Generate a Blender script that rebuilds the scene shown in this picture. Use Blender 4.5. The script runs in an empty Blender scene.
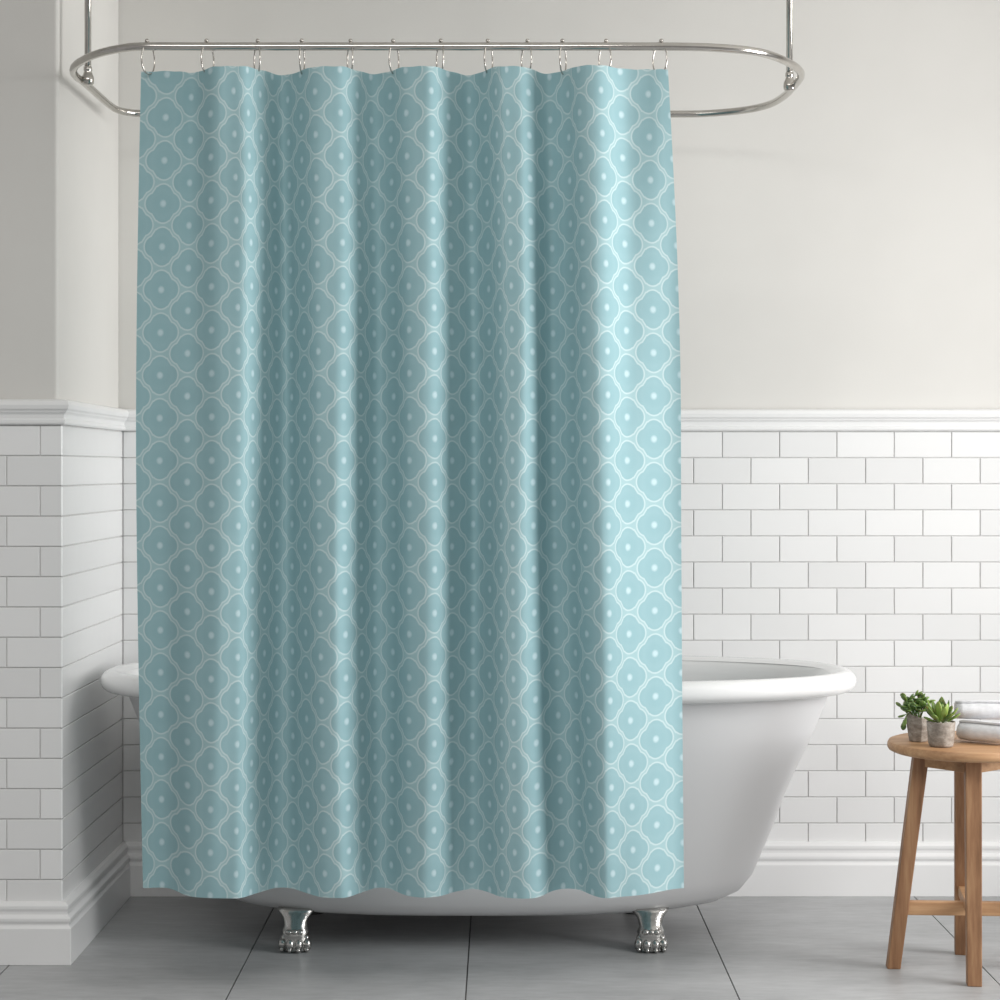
import bpy, bmesh, math, random
from mathutils import Vector, Matrix, Quaternion
random.seed(4)
C = bpy.context.scene
PI = math.pi

# ---------------------------------------------------------------- materials
def lin(r, g, b):
    f = lambda c: (c/255/12.92) if c <= 10 else ((c/255+0.055)/1.055)**2.4
    return (f(r), f(g), f(b), 1)

class N:
    def __init__(s, name):
        s.m = bpy.data.materials.new(name); s.m.use_nodes = True
        s.t = s.m.node_tree; s.b = s.t.nodes['Principled BSDF']
    def n(s, kind, **kw):
        o = s.t.nodes.new(kind)
        for k, v in kw.items(): setattr(o, k, v)
        return o
    def l(s, a, b): s.t.links.new(a, b)
    def put(s, sock, v):
        if hasattr(v, 'links') or isinstance(v, bpy.types.NodeSocket): s.l(v, sock)
        else: sock.default_value = v
    def M(s, op, a, b=None, c=None, clamp=False):
        o = s.n('ShaderNodeMath', operation=op, use_clamp=clamp)
        s.put(o.inputs[0], a)
        if b is not None: s.put(o.inputs[1], b)
        if c is not None: s.put(o.inputs[2], c)
        return o.outputs[0]
    def mix(s, f, a, b):
        o = s.n('ShaderNodeMix', data_type='RGBA')
        s.put(o.inputs[0], f); s.put(o.inputs[6], a); s.put(o.inputs[7], b)
        return o.outputs[2]
    def noise(s, scale, detail=3, mapscale=(1,1,1), rough=0.5, coord='Object'):
        tc = s.n('ShaderNodeTexCoord'); mp = s.n('ShaderNodeMapping')
        s.l(tc.outputs[coord], mp.inputs[0]); mp.inputs['Scale'].default_value = mapscale
        o = s.n('ShaderNodeTexNoise'); s.l(mp.outputs[0], o.inputs['Vector'])
        o.inputs['Scale'].default_value = scale; o.inputs['Detail'].default_value = detail
        o.inputs['Roughness'].default_value = rough
        return o.outputs['Fac']
    def ramp(s, fac, stops):
        r = s.n('ShaderNodeValToRGB'); s.l(fac, r.inputs[0])
        e = r.color_ramp.elements
        e[0].position, e[0].color = stops[0]; e[1].position, e[1].color = stops[-1]
        for p, c in stops[1:-1]:
            k = e.new(p); k.color = c
        return r.outputs[0]
    def bump(s, h, strength, dist=0.001):
        o = s.n('ShaderNodeBump'); s.l(h, o.inputs['Height'])
        o.inputs['Strength'].default_value = strength; o.inputs['Distance'].default_value = dist
        s.l(o.outputs[0], s.b.inputs['Normal'])
    def set(s, **kw):
        for k, v in kw.items(): s.put(s.b.inputs[k.replace('_', ' ')], v)

m = N('painted plaster'); paint = m.m
f = m.noise(2.2, 4)
m.set(Base_Color=m.ramp(f, [(0.3, lin(214,212,208)), (0.7, lin(220,218,214))]), Roughness=0.75)
m.bump(m.noise(160, 3), 0.12)

m = N('glazed tile'); tile_mat = m.m
geo = m.n('ShaderNodeNewGeometry')
m.set(Base_Color=m.ramp(geo.outputs['Random Per Island'], [(0, lin(231,231,231)), (1, lin(239,239,239))]), Roughness=0.22)
m.bump(m.noise(9, 2), 0.05, 0.01)

m = N('grey grout'); grout_mat = m.m
m.set(Base_Color=m.ramp(m.noise(60, 3), [(0.3, lin(202,201,200)), (0.7, lin(213,212,211))]), Roughness=0.9)

m = N('white glazed moulding'); mould_mat = m.m
m.set(Base_Color=m.ramp(m.noise(3, 2), [(0.3, lin(234,234,234)), (0.7, lin(240,240,240))]), Roughness=0.3)

m = N('white enamel'); enamel = m.m
m.set(Base_Color=m.ramp(m.noise(2, 2), [(0.3, lin(228,228,228)), (0.7, lin(233,233,233))]), Roughness=0.18, Coat_Weight=0.3, Coat_Roughness=0.1)
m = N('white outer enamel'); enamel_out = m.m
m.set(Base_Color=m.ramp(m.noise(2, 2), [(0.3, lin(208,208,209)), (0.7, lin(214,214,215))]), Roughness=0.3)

m = N('polished chrome'); chrome = m.m
m.set(Base_Color=m.ramp(m.noise(30, 2), [(0.3, lin(190,186,180)), (0.7, lin(200,197,192))]), Metallic=1.0, Roughness=0.16)
m = N('cast chrome'); cast = m.m
m.set(Base_Color=m.ramp(m.noise(40, 2), [(0.3, lin(178,177,174)), (0.7, lin(200,199,196))]), Metallic=1.0, Roughness=0.24)
m.bump(m.noise(90, 3), 0.3, 0.003)

m = N('grey stone tile'); floor_mat = m.m
geo = m.n('ShaderNodeNewGeometry')
a = m.noise(1.6, 6, (1, 3.2, 1), 0.6); b = m.noise(14, 5, (1, 4, 1), 0.65)
mixf = m.M('ADD', m.M('MULTIPLY', a, 0.55), m.M('MULTIPLY', b, 0.35))
mixf = m.M('ADD', mixf, m.M('MULTIPLY', geo.outputs['Random Per Island'], 0.08))
m.set(Base_Color=m.ramp(mixf, [(0.34, lin(150,151,152)), (0.5, lin(169,170,171)), (0.66, lin(185,186,187))]), Roughness=0.42)
m.bump(b, 0.08, 0.002)
m = N('dark grout'); dgrout = m.m
m.set(Base_Color=m.ramp(m.noise(50, 3), [(0.3, lin(96,95,94)), (0.7, lin(116,115,114))]), Roughness=0.9)

def wood(name, ms, c0, c1, c2):
    m = N(name)
    a = m.noise(42, 5, ms, 0.6); b = m.noise(150, 3, ms)
    v = m.n('ShaderNodeTexVoronoi'); tc = m.n('ShaderNodeTexCoord'); mp = m.n('ShaderNodeMapping')
    mp.inputs['Scale'].default_value = tuple(0.35 + 0.5*x for x in ms); m.l(tc.outputs['Object'], mp.inputs[0]); m.l(mp.outputs[0], v.inputs['Vector'])
    v.inputs['Scale'].default_value = 9
    fac = m.M('ADD', m.M('MULTIPLY', a, 0.7), m.M('MULTIPLY', b, 0.3))
    col = m.ramp(fac, [(0.32, c0), (0.5, c1), (0.68, c2)])
    knot = m.M('SUBTRACT', 1.0, m.M('MULTIPLY', v.outputs['Distance'], 5.5), clamp=True)
    col = m.mix(m.M('MULTIPLY', knot, 0.6), col, lin(96, 62, 38))
    m.set(Base_Color=col, Roughness=0.55)
    m.bump(b, 0.15, 0.001)
    return m.m
wood_leg = wood('pine, upright grain', (1, 1, 0.07), lin(118,82,55), lin(152,112,80), lin(176,138,102))
wood_top = wood('pine, level grain', (0.08, 1, 1), lin(158,116,80), lin(183,142,104), lin(200,162,124))

m = N('white terry'); terry = m.m
m.set(Base_Color=m.ramp(m.noise(70, 3), [(0.3, lin(214,214,217)), (0.7, lin(228,228,231))]), Roughness=0.95, Sheen_Weight=0.3)
m.bump(m.noise(420, 3), 0.6, 0.003)

m = N('weathered cement'); cement = m.m
m.set(Base_Color=m.ramp(m.noise(50, 5, (1,1,1.6), 0.7), [(0.3, lin(112,101,92)), (0.5, lin(146,136,126)), (0.7, lin(180,172,163))]), Roughness=0.7)
m.bump(m.noise(120, 3), 0.5, 0.002)
m = N('white gravel'); gravel = m.m
m.set(Base_Color=m.ramp(m.noise(90, 2), [(0.3, lin(205,198,188)), (0.7, lin(238,233,226))]), Roughness=0.8)
m = N('dark soil'); soil_m = m.m
m.set(Base_Color=m.ramp(m.noise(120, 3), [(0.3, lin(48,38,30)), (0.7, lin(80,66,54))]), Roughness=0.95)
def leafmat(name, a_, b_):
    m = N(name); geo = m.n('ShaderNodeNewGeometry')
    n = m.M('ADD', m.M('MULTIPLY', m.noise(60, 3), 0.5), m.M('MULTIPLY', geo.outputs['Random Per Island'], 0.5))
    m.set(Base_Color=m.ramp(n, [(0.3, a_), (0.7, b_)]), Roughness=0.4, Subsurface_Weight=0.05)
    return m.m
leaf_bright = leafmat('fleshy green leaf', lin(70,100,36), lin(140,165,80))
leaf_dark = leafmat('dark jade leaf', lin(56,84,36), lin(118,146,72))

# curtain cloth: medallion lattice, uv = (column, row) with one column 31 and one row 43 units of 2.146 mm
m = N('teal lattice cloth'); cloth = m.m
uvn = m.n('ShaderNodeUVMap'); sp = m.n('ShaderNodeSeparateXYZ'); m.l(uvn.outputs[0], sp.inputs[0])
U, V = sp.outputs[0], sp.outputs[1]
def shape(du, dv):
    x = m.M('MULTIPLY', m.M('ABSOLUTE', m.M('SUBTRACT', m.M('WRAP', m.M('ADD', U, du), 2.0, 0.0), 1.0)), 31.0)
    y = m.M('MULTIPLY', m.M('ABSOLUTE', m.M('SUBTRACT', m.M('FRACT', m.M('ADD', V, dv)), 0.5)), 43.0)
    def circ(cx, cy, r):
        a = m.M('SUBTRACT', x, cx); b = m.M('SUBTRACT', y, cy)
        return m.M('SUBTRACT', m.M('SQRT', m.M('ADD', m.M('MULTIPLY', a, a), m.M('MULTIPLY', b, b))), r)
    lobes = m.M('MINIMUM', circ(0, 8.6, 11.0), circ(9.2, 0, 11.0))
    hexa = m.M('MAXIMUM', m.M('SUBTRACT', m.M('ADD', m.M('MULTIPLY', x, 0.82), m.M('MULTIPLY', y, 0.573)), 16.3), m.M('SUBTRACT', y, 17.0))
    return m.M('MINIMUM', lobes, hexa), circ(0, 0, 0)
sa, ra = shape(1.0, 0.5); sb, rb = shape(0.0, 0.0)
s_ = m.M('MINIMUM', sa, sb); r_ = m.M('MINIMUM', ra, rb)
line = m.M('SUBTRACT', 1.0, m.M('DIVIDE', m.M('ABSOLUTE', s_), 1.1), clamp=True)
line = m.M('MULTIPLY', line, 1.5, clamp=True)
inside = m.M('MULTIPLY', m.M('SUBTRACT', 0.0, s_), 0.8, clamp=True)
dot = m.M('MULTIPLY', m.M('SUBTRACT', 4.4, r_), 0.4, clamp=True)
ring = m.M('MULTIPLY', m.M('SUBTRACT', 1.0, m.M('DIVIDE', m.M('ABSOLUTE', m.M('SUBTRACT', r_, 13.5)), 5.0), clamp=True), 0.12)
weave = m.noise(900, 2)
base = m.mix(inside, lin(169,197,201), lin(154,186,192))
base = m.mix(ring, base, lin(178,204,209))
base = m.mix(m.M('MULTIPLY', line, 0.75), base, lin(208,222,223))
base = m.mix(m.M('MULTIPLY', dot, 0.7), base, lin(212,230,235))
base = m.mix(m.M('MULTIPLY', weave, 0.18), base, lin(100,150,158))
dif = m.n('ShaderNodeBsdfDiffuse'); tr = m.n('ShaderNodeBsdfTranslucent'); mx = m.n('ShaderNodeMixShader')
m.l(base, dif.inputs[0]); m.l(m.mix(0.5, base, lin(140,186,196)), tr.inputs[0])
mx.inputs[0].default_value = 0.15; m.l(dif.outputs[0], mx.inputs[1]); m.l(tr.outputs[0], mx.inputs[2])
m.l(mx.outputs[0], m.t.nodes['Material Output'].inputs[0])

# ---------------------------------------------------------------- helpers
def mesh_obj(name, bm, mat, parent=None, smooth=False, loc=None):
    me = bpy.data.meshes.new(name); bm.normal_update(); bm.to_mesh(me); bm.free()
    me.materials.append(mat)
    if smooth:
        for p in me.polygons: p.use_smooth = True
    o = bpy.data.objects.new(name, me); C.collection.objects.link(o)
    if parent: o.parent = parent
    if loc: o.location = loc
    return o
def sharp(o, deg=35):
    md = o.modifiers.new('bevel', 'BEVEL'); md.width = 0.002; md.segments = 2; md.limit_method = 'ANGLE'; md.angle_limit = math.radians(deg)
def empty(name, loc, label=None, cat=None, group=None, rz=0):
    o = bpy.data.objects.new(name, None); C.collection.objects.link(o)
    o.empty_display_size = 0.05
    o.location = loc; o.rotation_euler = (0, 0, rz); tag(o, label, cat, group); return o
def tag(o, label=None, cat=None, group=None, kind=None):
    if label: o['label'] = label
    if cat: o['category'] = cat
    if group: o['group'] = group
    if kind: o['kind'] = kind
    return o
def box(bm, a, b):
    vs = [bm.verts.new((x, y, z)) for z in (a[2], b[2]) for y in (a[1], b[1]) for x in (a[0], b[0])]
    for q in ((0,2,3,1), (4,5,7,6), (0,1,5,4), (2,6,7,3), (0,4,6,2), (1,3,7,5)): bm.faces.new([vs[i] for i in q])
    return bm
def beam(bm, p, q, w, d, up=(0,0,1)):
    """rectangular bar from p to q; w across, d along the 'up' hint"""
    p, q = Vector(p), Vector(q); t = (q-p).normalized(); up = Vector(up)
    s = t.cross(up).normalized(); u = s.cross(t).normalized()
    r = []
    for c in (p, q): r.append([bm.verts.new(c + s*w/2*i + u*d/2*j) for i, j in ((-1,-1), (1,-1), (1,1), (-1,1))])
    for k in range(4): bm.faces.new((r[0][k], r[0][(k+1)%4], r[1][(k+1)%4], r[1][k]))
    bm.faces.new(r[0][::-1]); bm.faces.new(r[1]); bmesh.ops.recalc_face_normals(bm, faces=bm.faces)
    return bm
def rings(bm, loops, close=True, cap0=False, cap1=False):
    L = [[bm.verts.new(p) for p in lp] for lp in loops]
    n = len(L[0])
    for a, b in zip(L, L[1:]):
        for k in range(n if close else n-1):
            bm.faces.new((a[k], a[(k+1)%n], b[(k+1)%n], b[k]))
    if cap0: bm.faces.new(L[0][::-1])
    if cap1: bm.faces.new(L[-1])
    bmesh.ops.recalc_face_normals(bm, faces=bm.faces)
    return bm
def lathe(bm, prof, n=32, c=(0,0,0)):
    return rings(bm, [[(c[0]+r*math.cos(2*PI*k/n), c[1]+r*math.sin(2*PI*k/n), c[2]+z) for k in range(n)] for r, z in prof], True, True, True)
def tube(bm, pts, r, n=12, closed=False):
    pts = [Vector(p) for p in pts]; N_ = len(pts); L = []; u = None
    for i, p in enumerate(pts):
        t = (pts[(i+1)%N_]-pts[i-1]) if closed else (pts[min(i+1, N_-1)]-pts[max(i-1, 0)])
        t.normalize()
        if u is None:
            h = Vector((0,0,1)) if abs(t.z) < 0.9 else Vector((1,0,0)); u = h.cross(t).normalized()
        else: u = (u - t*u.dot(t)).normalized()
        w = t.cross(u)
        L.append([p + (u*math.cos(2*PI*k/n) + w*math.sin(2*PI*k/n))*r for k in range(n)])
    V_ = [[bm.verts.new(p) for p in lp] for lp in L]
    R = range(N_) if closed else range(N_-1)
    for i in R:
        a, b = V_[i], V_[(i+1)%N_]
        for k in range(n): bm.faces.new((a[k], a[(k+1)%n], b[(k+1)%n], b[k]))
    if not closed: bm.faces.new(V_[0][::-1]); bm.faces.new(V_[-1])
    bmesh.ops.recalc_face_normals(bm, faces=bm.faces)
    return bm
def catmull(P, k=8, closed=True):
    P = [Vector(p) for p in P]; n = len(P); out = []
    for i in range(n if closed else n-1):
        g = (lambda j: P[j % n]) if closed else (lambda j: P[max(0, min(n-1, j))])
        a, b, c, d = g(i-1), g(i), g(i+1), g(i+2)
        for s in range(k):
            t = s/k
            out.append(0.5*((2*b)+(c-a)*t+(2*a-5*b+4*c-d)*t*t+(3*b-a-3*c+d)*t**3))
    if not closed: out.append(P[-1])
    return out
def blob(bm, c, r, sub=2, rot=None):
    v0 = len(bm.verts)
    mat = Matrix.Translation(c) @ (rot.to_4x4() if rot else Matrix.Identity(4)) @ Matrix.Diagonal((r[0], r[1], r[2], 1))
    bmesh.ops.create_icosphere(bm, subdivisions=sub, radius=1, matrix=mat)
def pchip(keys, x):
    if x <= keys[0][0]: return keys[0][1]
    for (x0, y0), (x1, y1) in zip(keys, keys[1:]):
        if x <= x1:
            t = (x-x0)/(x1-x0); return y0 + (y1-y0)*(t*t*(3-2*t)*0.6 + t*0.4)
    return keys[-1][1]
def lerpk(keys, x):
    for (x0, y0), (x1, y1) in zip(keys, keys[1:]):
        if x <= x1: return y0 + (y1-y0)*(x-x0)/(x1-x0)
    (x0, y0), (x1, y1) = keys[-2:]
    return y0 + (y1-y0)*(x-x0)/(x1-x0)

# ---------------------------------------------------------------- the room
# camera at y = -5 looks to +Y; back wall's tiles at y = 0; left pier's front at y = -0.72
YF, XL = -0.69, -1.0115        # tile faces of the pier
TT = 0.012                     # tile thickness in front of the plaster
ROOM_H, XR, YB = 2.62, 3.2, -6.2

def tile_panel(name, parent, origin, u, n, length, rows, joints, pitch=0.07, z0=1.241, w=0.1537, zmin=0.10, gap=0.0024):
    """running-bond tiles: origin on the tile face, u along the wall, n out of it; joints = offset of a joint for even and odd rows"""
    bm = bmesh.new(); u, n, o = Vector(u), Vector(n), Vector(origin)
    for r in range(rows):
        zt = z0 - r*pitch; zb = max(zt-pitch, zmin)
        if w:
            s = joints[r % 2] % w
            cuts = [0.0] + [s + k*w for k in range(int(length/w)+2) if 0.006 < s + k*w < length-0.006] + [length]
        else: cuts = [0.0, length]
        for a, b in zip(cuts, cuts[1:]):
            g = gap/2; e = 0.0012
            q0 = [(a+g, zb+g), (b-g, zb+g), (b-g, zt-g), (a+g, zt-g)]
            q1 = [(a+g+e, zb+g+e), (b-g-e, zb+g+e), (b-g-e, zt-g-e), (a+g+e, zt-g-e)]
            L = [[bm.verts.new(o + u*x + Vector((0,0,z)) + n*dn) for x, z in q] for q, dn in ((q0, -0.006), (q0, -0.0012), (q1, 0))]
            for A, B in zip(L, L[1:]):
                for k in range(4): bm.faces.new((A[k], A[(k+1)%4], B[(k+1)%4], B[k]))
            bm.faces.new(L[-1])
    bmesh.ops.recalc_face_normals(bm, faces=bm.faces)
    t = mesh_obj(name, bm, tile_mat, parent)
    return t

# back wall (plaster) with tiling child
bm = bmesh.new(); box(bm, (XL-TT-2.2, TT, 0), (XR, 0.12, ROOM_H)); wb = tag(mesh_obj('wall_back', bm, paint), kind='structure')
bm = bmesh.new(); box(bm, (XL-0.006, 0.0035, 0), (XR, TT, 1.25)); mesh_obj('grout', bm, grout_mat, wb)
x0 = XL
tile_panel('tiling', wb, (x0, 0, 0), (1,0,0), (0,-1,0), XR-x0, 16, ((0.5955-x0), (0.5186-x0)))
# left pier
bm = bmesh.new(); box(bm, (-3.2, YF+TT, 0), (XL-TT, 0.012, ROOM_H)); wl = tag(mesh_obj('wall_left', bm, paint), kind='structure')
md = wl.modifiers.new('round', 'BEVEL'); md.width = 0.009; md.segments = 4; md.limit_method = 'ANGLE'
bm = bmesh.new(); box(bm, (-3.2, YF+0.0035, 0), (XL-0.0035, 0.0, 1.25)); mesh_obj('grout', bm, grout_mat, wl)
tile_panel('tiling', wl, (-3.2, YF, 0), (1,0,0), (0,-1,0), 3.2+XL, 16, ((-1.063+3.2), (-1.1405+3.2)))
tile_panel('tiling', wl, (XL, YF, 0), (0,1,0), (1,0,0), -YF, 16, (0, 0), w=None)

def moulding(name, prof, path, mat=mould_mat):
    """sweep (out, z) profile along an XY path, room on the right-hand side of travel"""
    path = [Vector(p) for p in path]; L = []
    for i, p in enumerate(path):
        t0 = (path[i]-path[i-1]).normalized() if i else None
        t1 = (path[i+1]-path[i]).normalized() if i < len(path)-1 else None
        ns = [Vector((t.y, -t.x)) for t in (t0, t1) if t is not None]
        nn = sum(ns, Vector((0, 0))); nn = nn/ (nn.length**2) * (2 if len(ns) == 2 else 1) if len(ns) == 2 else ns[0]
        L.append([(p.x+nn.x*o, p.y+nn.y*o, z) for o, z in prof])
    bm = bmesh.new(); rings(bm, L, True, True, True)
    o = mesh_obj(name, bm, mat); sharp(o, 30); o.modifiers[0].width = 0.0012
    return tag(o, kind='structure')
BP = [(-0.010,0), (0.026,0), (0.026,0.084), (0.020,0.090), (0.020,0.094), (0.024,0.100), (0.024,0.107), (0.015,0.114), (0.015,0.121), (0.018,0.127), (0.018,0.134), (0.010,0.142), (-0.010,0.142)]
RP = [(-0.012,1.243), (0.006,1.243), (0.009,1.247), (0.009,1.254), (0.005,1.257), (0.006,1.266), (0.012,1.272), (0.013,1.275), (0.018,1.279), (0.020,1.288), (0.017,1.297), (0.008,1.301), (-0.012,1.301)]
moulding('baseboard_left', BP, [(-3.2, YF), (XL, YF), (XL, 0.0)])
moulding('baseboard_back', BP, [(XL, 0), (XR, 0)])
moulding('trim_1', RP, [(-3.2, YF), (XL, YF), (XL, 0.0)])
moulding('trim_2', RP, [(XL, 0), (XR, 0)])

# floor: big stone tiles with open joints
bm = bmesh.new(); box(bm, (-3.2, YB, -0.1), (XR, 0.02, -0.004)); fl = tag(mesh_obj('floor', bm, dgrout), kind='structure')
xs = [-3.2, -2.29, -1.70, -1.128, -0.589, -0.074, 0.515, 1.105, 1.69, 2.28, 2.87, XR]
ys = [-6.2, -5.9, -4.7, -3.5, -2.3, -1.1, 0.02]
bm = bmesh.new()
for i in range(len(xs)-1):
    for j in range(len(ys)-1):
        g = 0.0016
        a = (xs[i]+g, ys[j]+g*0.5, -0.005); b = (xs[i+1]-g, ys[j+1]-g*0.5, 0.0)
        box(bm, a, b)
mesh_obj('paving', bm, floor_mat, fl)
# ceiling above the frame
bm = bmesh.new(); box(bm, (-3.2, YB, ROOM_H), (XR, 0.12, ROOM_H+0.08)); tag(mesh_obj('ceiling', bm, paint), kind='structure')

# ---------------------------------------------------------------- bathtub
CX, CY = -0.053, -0.39
tub = empty('bathtub', (CX, CY, 0), 'white freestanding roll-top bathtub on chrome claw feet behind the teal curtain', 'bathtub')
def sup(a, b, z, n=2.5, K=120):
    out = []
    for k in range(K):
        t = 2*PI*k/K; c, s = math.cos(t), math.sin(t)
        out.append((a*math.copysign(abs(c)**(2/n), c), b*math.copysign(abs(s)**(2/n), s), z))
    return out
outer = [(0.30,0.10,0.076), (0.46,0.155,0.0765), (0.54,0.188,0.081), (0.60,0.206,0.092), (0.645,0.218,0.113), (0.675,0.227,0.150), (0.697,0.233,0.20), (0.722,0.244,0.26), (0.757,0.259,0.354), (0.786,0.273,0.42), (0.814,0.284,0.476), (0.840,0.296,0.54), (0.858,0.303,0.585), (0.866,0.306,0.602)]
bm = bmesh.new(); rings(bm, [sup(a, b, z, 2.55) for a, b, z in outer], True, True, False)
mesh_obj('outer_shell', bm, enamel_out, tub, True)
# rolled rim: D-shaped roll
roll = []
for k in range(17):
    t = -0.62*PI + (1.25*PI)*k/16
    roll.append((0.898 + 0.029*math.cos(t), 0.335 + 0.029*math.cos(t)*1.0, 0.624 + 0.026*math.sin(t)))
roll = [(0.862,0.304,0.600)] + roll + [(0.866,0.307,0.640)]
bm = bmesh.new(); rings(bm, [sup(a, b, z, 2.45) for a, b, z in roll])
mesh_obj('rolled_rim', bm, enamel, tub, True)
inner = [(0.866,0.307,0.640), (0.852,0.298,0.628), (0.842,0.290,0.60), (0.815,0.275,0.50), (0.765,0.255,0.38), (0.70,0.232,0.25), (0.66,0.215,0.17), (0.60,0.19,0.135), (0.50,0.15,0.12), (0.30,0.09,0.115), (0.1,0.03,0.114)]
bm = bmesh.new(); rings(bm, [sup(a, b, z, 2.5) for a, b, z in inner], True, False, True)
mesh_obj('basin', bm, enamel, tub, True)

def claw_foot(sx, sy):
    """ball-and-claw style foot: mounting plate, waisted ankle, paw with toes; local to the tub, front is -y*sy"""
    bm = bmesh.new()
    fx = {(-1,-1): -0.432, (1,-1): 0.410, (-1,1): -0.432, (1,1): 0.410}[(sx, sy)]
    fy = 0.178*sy
    def ell(cx, cy, z, a, b, n=24, tilt=0):
        return [(cx + a*math.cos(2*PI*k/n), cy + b*math.sin(2*PI*k/n), z + tilt*math.sin(2*PI*k/n)) for k in range(n)]
    o = sy
    prof = [(fx, fy-0.016*o, 0.095, 0.046, 0.026), (fx, fy-0.013*o, 0.087, 0.043, 0.026), (fx, fy-0.008*o, 0.081, 0.037, 0.024), (fx, fy-0.002*o, 0.074, 0.0315, 0.022), (fx, fy+0.003*o, 0.065, 0.0285, 0.021),
            (fx, fy+0.006*o, 0.058, 0.0275, 0.022), (fx, fy+0.009*o, 0.050, 0.0305, 0.025), (fx, fy+0.011*o, 0.043, 0.0325, 0.027), (fx, fy+0.011*o, 0.036, 0.030, 0.026), (fx, fy+0.011*o, 0.028, 0.032, 0.027), (fx, fy+0.010*o, 0.014, 0.0355, 0.029), (fx, fy+0.010*o, 0.004, 0.037, 0.030), (fx, fy+0.010*o, 0.0, 0.034, 0.027)]
    rings(bm, [ell(*p[:3], p[3], p[4]) for p in prof], True, True, True)
    for x in (-0.029, -0.010, 0.010, 0.029):          # toes
        yy = fy + (0.036 - abs(x)*0.45)*o
        blob(bm, (fx+x, yy, 0.017), (0.0108, 0.014, 0.0155), 2)
        blob(bm, (fx+x*0.9, yy-0.008*o, 0.030), (0.0085, 0.012, 0.010), 2)
        blob(bm, (fx+x*1.02, yy+0.010*o, 0.007), (0.0055, 0.008, 0.0065), 2)
    for x in (-0.013, 0.0, 0.013):                    # knuckle ridge above
        blob(bm, (fx+x, fy+0.030*o, 0.047), (0.0095, 0.010, 0.007), 2)
    ob = mesh_obj('foot', bm, cast, tub, True)
    ob['label'] = 'chrome claw foot'
for sx in (-1, 1):
    for sy in (-1, 1): claw_foot(sx, sy)

# ---------------------------------------------------------------- oval curtain rail
RZ = 2.045
rod = empty('curtain_rail', (0, -0.62, RZ), 'chrome oval shower rail hung from the ceiling above the tub', 'curtain rail')
loop = [(0.3, -1.006), (0.107, -1.006), (-0.107, -1.006), (-0.321, -1.006), (-0.535, -1.006), (-0.664, -1.006), (-0.769, -1.006), (-0.818, -0.986), (-0.873, -0.94), (-0.919, -0.879), (-0.958, -0.803), (-0.976, -0.718), (-0.973, -0.623), (-0.972, -0.477), (-0.97, -0.359), (-0.962, -0.301), (-0.939, -0.268), (-0.89, -0.255), (-0.637, -0.248), (-0.255, -0.248), (0.127, -0.248), (0.446, -0.248), (0.534, -0.258), (0.617, -0.301), (0.668, -0.372), (0.689, -0.477), (0.694, -0.583), (0.694, -0.696), (0.678, -0.771), (0.648, -0.837), (0.598, -0.914), (0.545, -0.963), (0.466, -0.993), (0.39, -1.004)]
loop = [(x, y+0.62, 0) for x, y in loop]
bm = bmesh.new(); tube(bm, catmull(loop, 8, True), 0.0088, 14, True); mesh_obj('oval_tube', bm, chrome, rod, True)
for hx, hy in ((-0.958, -0.665), (0.683, -0.60)):
    bm = bmesh.new()
    tube(bm, [(hx, hy+0.62, 0.0), (hx, hy+0.62, ROOM_H-RZ)], 0.0078, 14)
    mesh_obj('hanger_rod', bm, chrome, rod, True)
    bm = bmesh.new()
    lathe(bm, [(0.006,0.032), (0.0095,0.030), (0.010,0.022), (0.0085,0.020), (0.011,0.012), (0.0135,0.008), (0.0145,0.0), (0.0135,-0.009), (0.009,-0.013), (0.003,-0.014)], 20, (hx, hy+0.62, 0))
    mesh_obj('connector', bm, chrome, rod, True)
    bm = bmesh.new()
    lathe(bm, [(0.009,-0.02), (0.010,-0.014), (0.028,-0.006), (0.03,0.0)], 24, (hx, hy+0.62, ROOM_H-RZ))
    mesh_obj('ceiling_flange', bm, chrome, rod, True)

# ---------------------------------------------------------------- shower curtain
# every number: s = cloth position (0..1 across), converted from metres at the mean plane y = -1.0
S = 466.25                                            # units per metre in the fold tables below
top_depth = [(141,.010),(175,.006),(197,.022),(213,-.034),(245,-.040),(262,.000),(283,.050),(298,.012),(310,-.030),(345,-.036),(360,.010),(375,.040),(390,.012),(402,-.035),(432,-.040),(450,.010),(470,.050),(484,.010),(495,-.035),(525,-.040),(536,.005),(547,.040),(563,.005),(580,-.045),(598,-.045),(625,-.012),(668,-.008)]
bot_depth = [(141,.045),(168,.045),(190,-.030),(213,-.045),(240,-.042),(258,.005),(277,.048),(291,.045),(308,-.002),(322,-.038),(345,-.045),(361,.005),(376,.050),(389,.042),(406,-.022),(425,-.038),(441,-.030),(455,.012),(474,.042),(488,.012),(501,-.038),(524,-.045),(540,-.035),(551,.020),(565,.038),(579,.030),(593,-.020),(604,-.045),(626,-.028),(683,.040)]
mid_w = lambda s: 136 + s*(681-136)
top_x = [(136,141),(159.6,167.5),(187.4,192),(211.6,210),(239,233),(318,314),(344,340),(409,405),(435,431),(512,506),(554,550),(608,600),(654,648),(681,668)]
bot_x = [(136,143),(159.6,162),(211.6,210),(239.4,236.5),(277,276),(318,325),(344,350),(374,375),(394,391),(409,408),(435,434),(473,471),(512,514.5),(554,564),(584,592),(608,613),(626.8,634),(654,657.5),(681,684)]
cols = [133,159.6,187.4,211.6,239.4,253,265,277,292,304.5,318,344.4,361,374.4,394,409,435.4,452,473.6,490,501,512,533,553.6,573,584,608.4,626.8,654,681]
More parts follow.
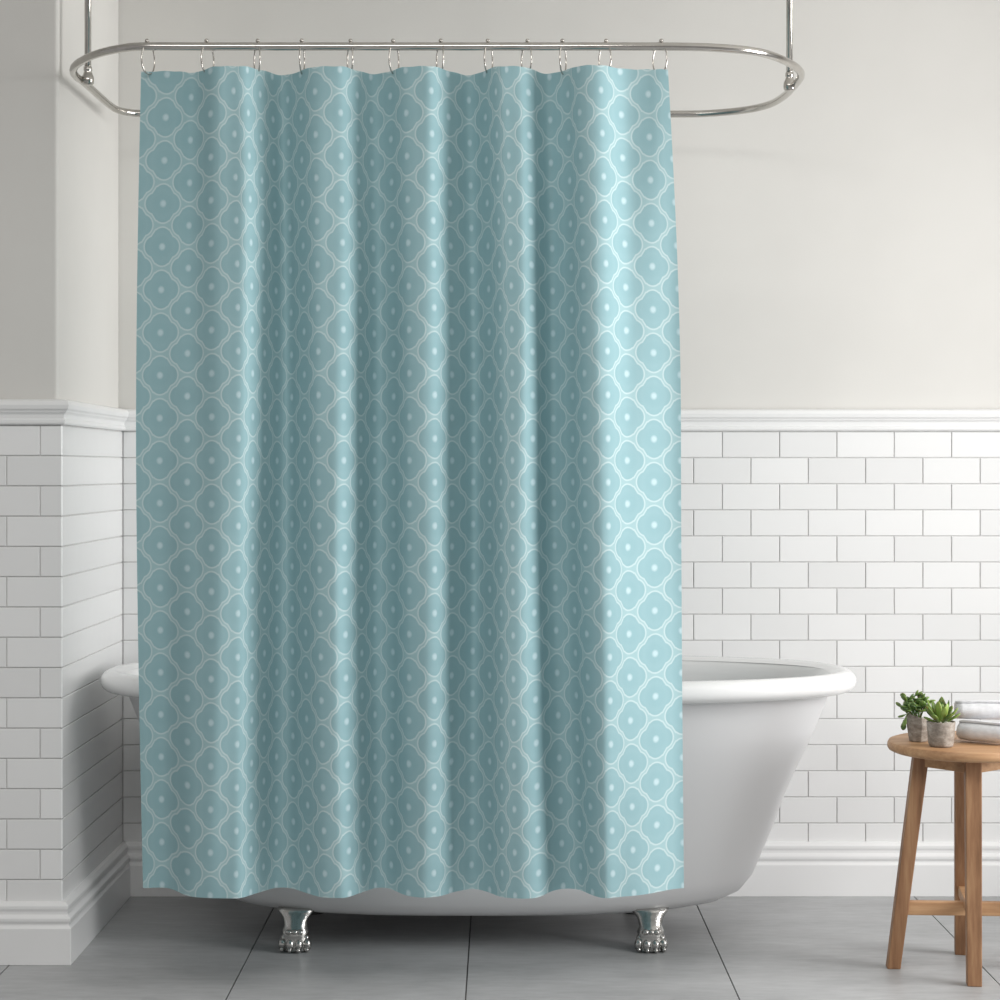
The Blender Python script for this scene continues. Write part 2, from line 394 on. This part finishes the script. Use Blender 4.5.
# depth key tables live in their own row's x; the first column is of the odd kind
ZT, ZB = 1.995, 0.2305
NU, NV = 420, 90
def smooth_table(keys, sigma=5.0):
    raw = [pchip(keys, 120 + i) for i in range(600)]; out = []
    k = [math.exp(-0.5*(j/sigma)**2) for j in range(-14, 15)]; ks = sum(k)
    for i in range(600):
        out.append(sum(k[j+14]*raw[max(0, min(599, i+j))] for j in range(-14, 15))/ks)
    return lambda x: out[int(x-120)]*(1-(x%1)) + out[int(x-120)+1]*(x%1)
top_f, bot_f = smooth_table(top_depth), smooth_table(bot_depth)
bm = bmesh.new(); uvl = bm.loops.layers.uv.new('UVMap')
colk = [(x, i) for i, x in enumerate(cols)]
grid = []; uvs = []
for j in range(NV+1):
    v = j/NV; row = []; ur = []
    for i in range(NU+1):
        s = i/NU; xm = mid_w(s)
        xt, xb = lerpk(top_x, xm), lerpk(bot_x, xm)
        if v < 0.45: X = xt + (xm-xt)*math.sin(v/0.45*PI/2)
        else: X = xm + (xb-xm)*((v-0.45)/0.55)**1.5
        dt = top_f(xt); db = bot_f(xb)
        w = v*v*(3-2*v)
        d = dt + (db-dt)*w
        amp = 1.15 + 0.7*math.sin(v*PI)**0.8
        d = d*amp + 0.0022*math.sin(v*9 + xm*0.11) + 0.0012*math.sin(v*23+xm*0.05)
        z = ZT + (ZB-ZT)*v
        if j == 0: z += 0.0006*math.sin(xm*0.33)
        row.append(bm.verts.new(((X-500)/S*(4.0+d)/4.0, -1.0+d, z)))
        ur.append((lerpk(colk, xm), (1.138-z+0.0)/0.0922))
    grid.append(row); uvs.append(ur)
# medallion centres of even columns sit at h = -1.0,.. : row phase
PH = -0.28
for j in range(NV):
    for i in range(NU):
        f = bm.faces.new((grid[j][i], grid[j+1][i], grid[j+1][i+1], grid[j][i+1]))
        for l, (jj, ii) in zip(f.loops, ((j,i), (j+1,i), (j+1,i+1), (j,i+1))):
            l[uvl].uv = (uvs[jj][ii][0], uvs[jj][ii][1] + PH)
cur = mesh_obj('shower_curtain', bm, cloth, None, True)
tag(cur, 'teal shower curtain with pale medallion lattice hanging in folds from chrome rings', 'shower curtain')

# ---------------------------------------------------------------- curtain rings
ring_x = [148,207.5,257,302,350,394,440,488.5,526.5,563,605,660]
ring_a = [-30,-30,24,-8,20,-26,22,-24,30,-20,34,40]
where = ['at the left edge of the teal curtain, first on the rail', 'second from the left edge of the curtain', 'third from the left edge of the curtain', 'fourth from the left edge of the curtain',
         'fifth from the left edge of the curtain', 'sixth from the left edge of the curtain', 'sixth from the right edge of the curtain', 'fifth from the right edge of the curtain',
         'fourth from the right edge of the curtain', 'third from the right edge of the curtain', 'second from the right edge of the curtain', 'at the right edge of the curtain, last on the rail']
def ring_parts(root):
    bm = bmesh.new()
    pts = [(0, 0.021*math.cos(t)*(1-0.12*math.sin(t)), 0.0345*math.sin(t)) for t in [2*PI*k/40 for k in range(40)]]
    tube(bm, pts, 0.0017, 8, True); w_ = mesh_obj('wire_loop', bm, chrome, root, True)
    bm = bmesh.new(); blob(bm, (0, -0.004, 0.0365), (0.0048, 0.0048, 0.0048), 2); b_ = mesh_obj('ball', bm, chrome, root, True)
    return w_, b_
proto = None
for k, (x, a) in enumerate(zip(ring_x, ring_a)):
    loc = ((x-500)/S, -1.0+0.002, RZ + 0.0112 - 0.0345)
    lab = 'thin chrome curtain ring ' + where[k]
    if proto is None:
        proto = empty('curtain_ring', loc, lab, 'curtain ring', 'curtain rings on the oval rail', math.radians(a)); parts = ring_parts(proto)
    else:
        r = proto.copy(); C.collection.objects.link(r); r.location = loc; r.rotation_euler = (0, 0, math.radians(a)); r['label'] = lab
        for p in parts:
            c = p.copy(); c.parent = r; C.collection.objects.link(c)

# ---------------------------------------------------------------- stool
SC = Vector((1.064, -0.746, 0))
st = empty('stool', SC, 'round pine stool with splayed legs by the tiled wall right of the tub', 'stool')
SR, SZ = 0.177, 0.520
bm = bmesh.new()
lathe(bm, [(0.02,-0.024), (SR-0.010,-0.024), (SR-0.003,-0.021), (SR,-0.016), (SR,-0.008), (SR-0.003,-0.002), (SR-0.009,0.0), (0.02,0.0)], 72, (0,0,SZ))
mesh_obj('seat', bm, wood_top, st, True).data.set_sharp_from_angle(angle=math.radians(40))
feet = [(0.899,-0.734), (1.047,-0.880), (1.086,-0.612), (1.229,-0.752)]
tops = [(0.962,-0.740), (1.054,-0.842), (1.078,-0.652), (1.168,-0.750)]
for (fx, fy), (tx, ty) in zip(feet, tops):
    bm = bmesh.new(); dirv = Vector((fx-SC.x, fy-SC.y, 0)).normalized()
    p = Vector((fx, fy, 0))-SC; q = Vector((tx, ty, SZ-0.024))-SC
    s = Vector((-dirv.y, dirv.x, 0))
    L = []
    for c, h in ((p, 0.0158), (q, 0.0180)):
        L.append([c + dirv*h*i*0.95 + s*h*j for i, j in ((-1,-1), (1,-1), (1,1), (-1,1))])
    rings(bm, L, True, True, True)
    sharp(mesh_obj('leg', bm, wood_leg, st))
order = [0, 1, 3, 2]
for a, b in zip(order, order[1:]+order[:1]):
    bm = bmesh.new(); A, B = Vector(tops[a]+(SZ-0.041,))-SC, Vector(tops[b]+(SZ-0.041,))-SC
    d = (B-A).normalized()
    beam(bm, A+d*0.012, B-d*0.012, 0.018, 0.034); sharp(mesh_obj('apron', bm, wood_top, st))
zs = 0.140
def at_h(i, z):
    t = z/(SZ-0.024); return Vector((feet[i][0]+(tops[i][0]-feet[i][0])*t, feet[i][1]+(tops[i][1]-feet[i][1])*t, z))-SC
for (i, j), z in (((0, 3), 0.138), ((1, 2), 0.153)):
    bm = bmesh.new(); A, B = at_h(i, z), at_h(j, z); d = (B-A).normalized()
    beam(bm, A+d*0.010, B-d*0.010, 0.020, 0.031 if z < 0.15 else 0.024); sharp(mesh_obj('stretcher', bm, wood_top, st))

# ---------------------------------------------------------------- rolled towels
def towel(name, loc, rz, length, ry, rz_, label, layers=3.2, tilt=0.0):
    root = empty(name, loc, label, 'towel', 'rolled white towels on the stool', rz)
    bm = bmesh.new(); K = 34*4; NL = 14
    def sec(x, sc):
        pts = []
        for k in range(K):
            t = k/(K-1); ang = PI*0.6 + t*layers*2*PI; r = 1.0 - 0.24*(1-t)*layers
            pts.append((x, sc*r*ry*math.cos(ang), sc*r*rz_*math.sin(ang)))
        return pts
    # the thick cloth sheet wound into a roll: outer and inner skin
    L = []
    for i in range(NL+1):
        u = i/NL; x = (u-0.5)*length; sc = 1.0 - 0.10*abs(2*u-1)**6 + 0.012*math.sin(u*11+loc[0]*9)
        o_ = sec(x + 0.003*math.sin(u*3), sc)
        thick = 0.0052
        i_ = []
        for k, p in enumerate(o_):
            r = math.hypot(p[1], p[2]) or 1
            i_.append((p[0], p[1]*(1-thick/r), p[2]*(1-thick/r)))
        L.append([Vector(p) + Vector((0,0,rz_)) for p in o_ + i_[::-1]])
    rings(bm, L, True, True, True)
    mesh_obj('terry_roll', bm, terry, root, True)
    return root
# lower towel: wide roll lying left to right, right end a little nearer
towel('rolled_towel', (1.094, -0.785, SZ), math.radians(-38), 0.112, 0.034, 0.0255, 'white rolled towel lying directly on the stool seat, beneath the other', 3.0)
towel('rolled_towel', (1.143, -0.752, SZ+0.0465), math.radians(-6), 0.205, 0.038, 0.0235, 'white rolled towel lying on top of the other towel', 3.0)

# ---------------------------------------------------------------- potted succulents
def leaf(bm, base, dirv, L, W, T, curl=0.25):
    """fleshy spatulate leaf with real thickness"""
    d = Vector(dirv).normalized(); side = d.cross(Vector((0,0,1)))
    side = side.normalized() if side.length > 1e-3 else Vector((1,0,0)); up = side.cross(d).normalized()
    prof = [(0.0,0.22), (0.2,0.42), (0.45,0.82), (0.68,1.0), (0.86,0.78), (0.96,0.36), (1.0,0.05)]
    Lp = []
    for t, w in prof:
        c = Vector(base) + d*L*t + up*(curl*L*t*t)
        Lp.append([c + side*math.cos(a)*W*w/2 + up*math.sin(a)*T*w/2 for a in [2*PI*k/8 for k in range(8)]])
    rings(bm, Lp, True, True, True)
def gravel_bm(r, z, n, seed):
    rnd = random.Random(seed); bm = bmesh.new()
    lathe(bm, [(0.003, z-0.006), (r, z-0.006), (r, z-0.001), (0.003, z)], 20)
    for k in range(n):
        a, q = rnd.random()*2*PI, r*math.sqrt(rnd.random())*0.88
        blob(bm, (q*math.cos(a), q*math.sin(a), z+0.001), (rnd.uniform(.003,.005),)*3, 1, Matrix.Rotation(rnd.random(), 3, 'Z'))
    return bm
# right: round tumbler pot with upright bright leaves
pr = empty('potted_succulent', (0.986, -0.830, SZ), 'bright green succulent in a round grey-brown pot at the front of the stool', 'potted plant', 'succulents on the stool')
bm = bmesh.new()
rings(bm, [[(r*math.cos(2*PI*k/40), r*math.sin(2*PI*k/40), z) for k in range(40)] for r, z in [(0.020,0.0), (0.0255,0.001), (0.0272,0.006), (0.0285,0.012), (0.0300,0.030), (0.0318,0.054), (0.0312,0.0565), (0.0290,0.0560), (0.0278,0.050), (0.0265,0.035)]], True, True, True)
mesh_obj('pot', bm, cement, pr, True)
mesh_obj('gravel', gravel_bm(0.027, 0.051, 26, 2), gravel, pr, True)
bm = bmesh.new(); rnd = random.Random(11)
for ringi, (n, el, L) in enumerate(((6, 22, 0.040), (6, 42, 0.052), (6, 64, 0.054), (3, 80, 0.046))):
    for k in range(n):
        a = 2*PI*(k+0.5*ringi)/n + rnd.uniform(-.2, .2); e = math.radians(el + rnd.uniform(-8, 8))
        leaf(bm, (0.006*math.cos(a), 0.006*math.sin(a), 0.053), (math.cos(a)*math.cos(e), math.sin(a)*math.cos(e), math.sin(e)), L*rnd.uniform(.85,1.1), 0.0165, 0.0065, 0.12)
mesh_obj('leaves', bm, leaf_bright, pr, True)
# left: facetted pot with slanting rim and trailing jade leaves
pl = empty('potted_succulent', (0.953, -0.752, SZ), 'dark jade succulent trailing from a facetted pot, left and behind its neighbour', 'potted plant', 'succulents on the stool')
bm = bmesh.new(); n = 7
def hx(r, z, slant=0): return [(r*math.cos(2*PI*k/n+.3), r*math.sin(2*PI*k/n+.3), z - slant*math.cos(2*PI*k/n+.3)) for k in range(n)]
rings(bm, [hx(.018,0), hx(.021,.002), hx(.0275,.040,.003), hx(.0265,.057,.008), hx(.0240,.0565,.008), hx(.0225,.045,.004)], True, True, True)
sharp(mesh_obj('pot', bm, cement, pl)); 
mesh_obj('gravel', gravel_bm(0.0215, 0.050, 20, 5), gravel, pl, True)
bm = bmesh.new(); rnd = random.Random(5); sb = bmesh.new()
stems = [(-.034,.000,.096), (-.026,-.012,.082), (-.012,.004,.104), (.004,-.006,.098), (-.030,-.008,.066), (.016,.004,.094), (-.040,.002,.076), (-.004,-.016,.082), (.010,-.012,.080), (-.018,-.014,.070), (-.006,-.018,.068), (.014,-.014,.070), (.004,.006,.082)]
for sx_, sy_, sz_ in stems:
    base_ = Vector((sx_*0.2, sy_*0.2, 0.048)); tip = Vector((sx_, sy_, sz_))
    midp = (base_+tip)/2 + Vector((0, 0, 0.010))
    tube(sb, catmull([base_, midp, tip], 4, False), 0.0013, 6)
    for k in range(4):
        a = rnd.random()*2*PI; e = rnd.uniform(-0.3, 1.1)
        leaf(bm, midp.lerp(tip, 0.45+0.13*k), (math.cos(a)*math.cos(e), math.sin(a)*math.cos(e), math.sin(e)), rnd.uniform(.019,.027), 0.0155, 0.0055, 0.1)
for (x, y, z, dx, dz) in ((-.030,-.010,.058,-.25,-1), (-.034,-.006,.050,-.1,-1), (-.028,-.012,.064,-.8,-.3)):
    leaf(bm, (x, y, z), (dx, -.15, dz), 0.024, 0.014, 0.005, 0.05)
tube(sb, catmull([(-.004,-.002,.050), (-.020,-.008,.066), (-.031,-.009,.056)], 4, False), 0.0013, 6)
mesh_obj('leaves', bm, leaf_dark, pl, True); mesh_obj('stems', sb, leaf_dark, pl, True)

# ---------------------------------------------------------------- light
def area(name, loc, rot, size, energy, col=(1,1,1), spread=PI):
    L = bpy.data.lights.new(name, 'AREA'); L.shape = 'RECTANGLE'; L.size, L.size_y = size; L.energy = energy; L.color = col; L.spread = spread
    o = bpy.data.objects.new(name, L); C.collection.objects.link(o); o.location = loc; o.rotation_euler = rot
    return o
# daylight from a window in the right-hand wall
area('window_daylight', (2.9, -1.7, 1.4), (0, math.radians(90), 0), (1.6, 1.6), 74, (1, 0.995, 0.985), math.radians(138))
# unseen overhead fill, added to brighten the floor and front faces
# soft panel just under the ceiling, no real fitting
area('ceiling_fill', (-0.45, -3.1, 2.58), (0, 0, 0), (1.6, 1.2), 44, (1, 0.985, 0.96))
W = bpy.data.worlds.new('World'); C.world = W; W.use_nodes = True
W.node_tree.nodes['Background'].inputs[0].default_value = (1, 0.99, 0.98, 1)
W.node_tree.nodes['Background'].inputs[1].default_value = 0.36

# ---------------------------------------------------------------- camera
cam = bpy.data.cameras.new('Camera'); co = bpy.data.objects.new('Camera', cam); C.collection.objects.link(co)
co.location = (0, -5.0, 1.138); co.rotation_euler = (PI/2, 0, 0)
cam.sensor_width = 36; cam.lens = 36*1.865; cam.shift_y = -0.03
C.camera = co
C.view_settings.view_transform = 'Standard'; C.view_settings.look = 'None'; C.view_settings.gamma = 1.0
C.view_settings.use_curve_mapping = False; C.view_settings.exposure = 0.0
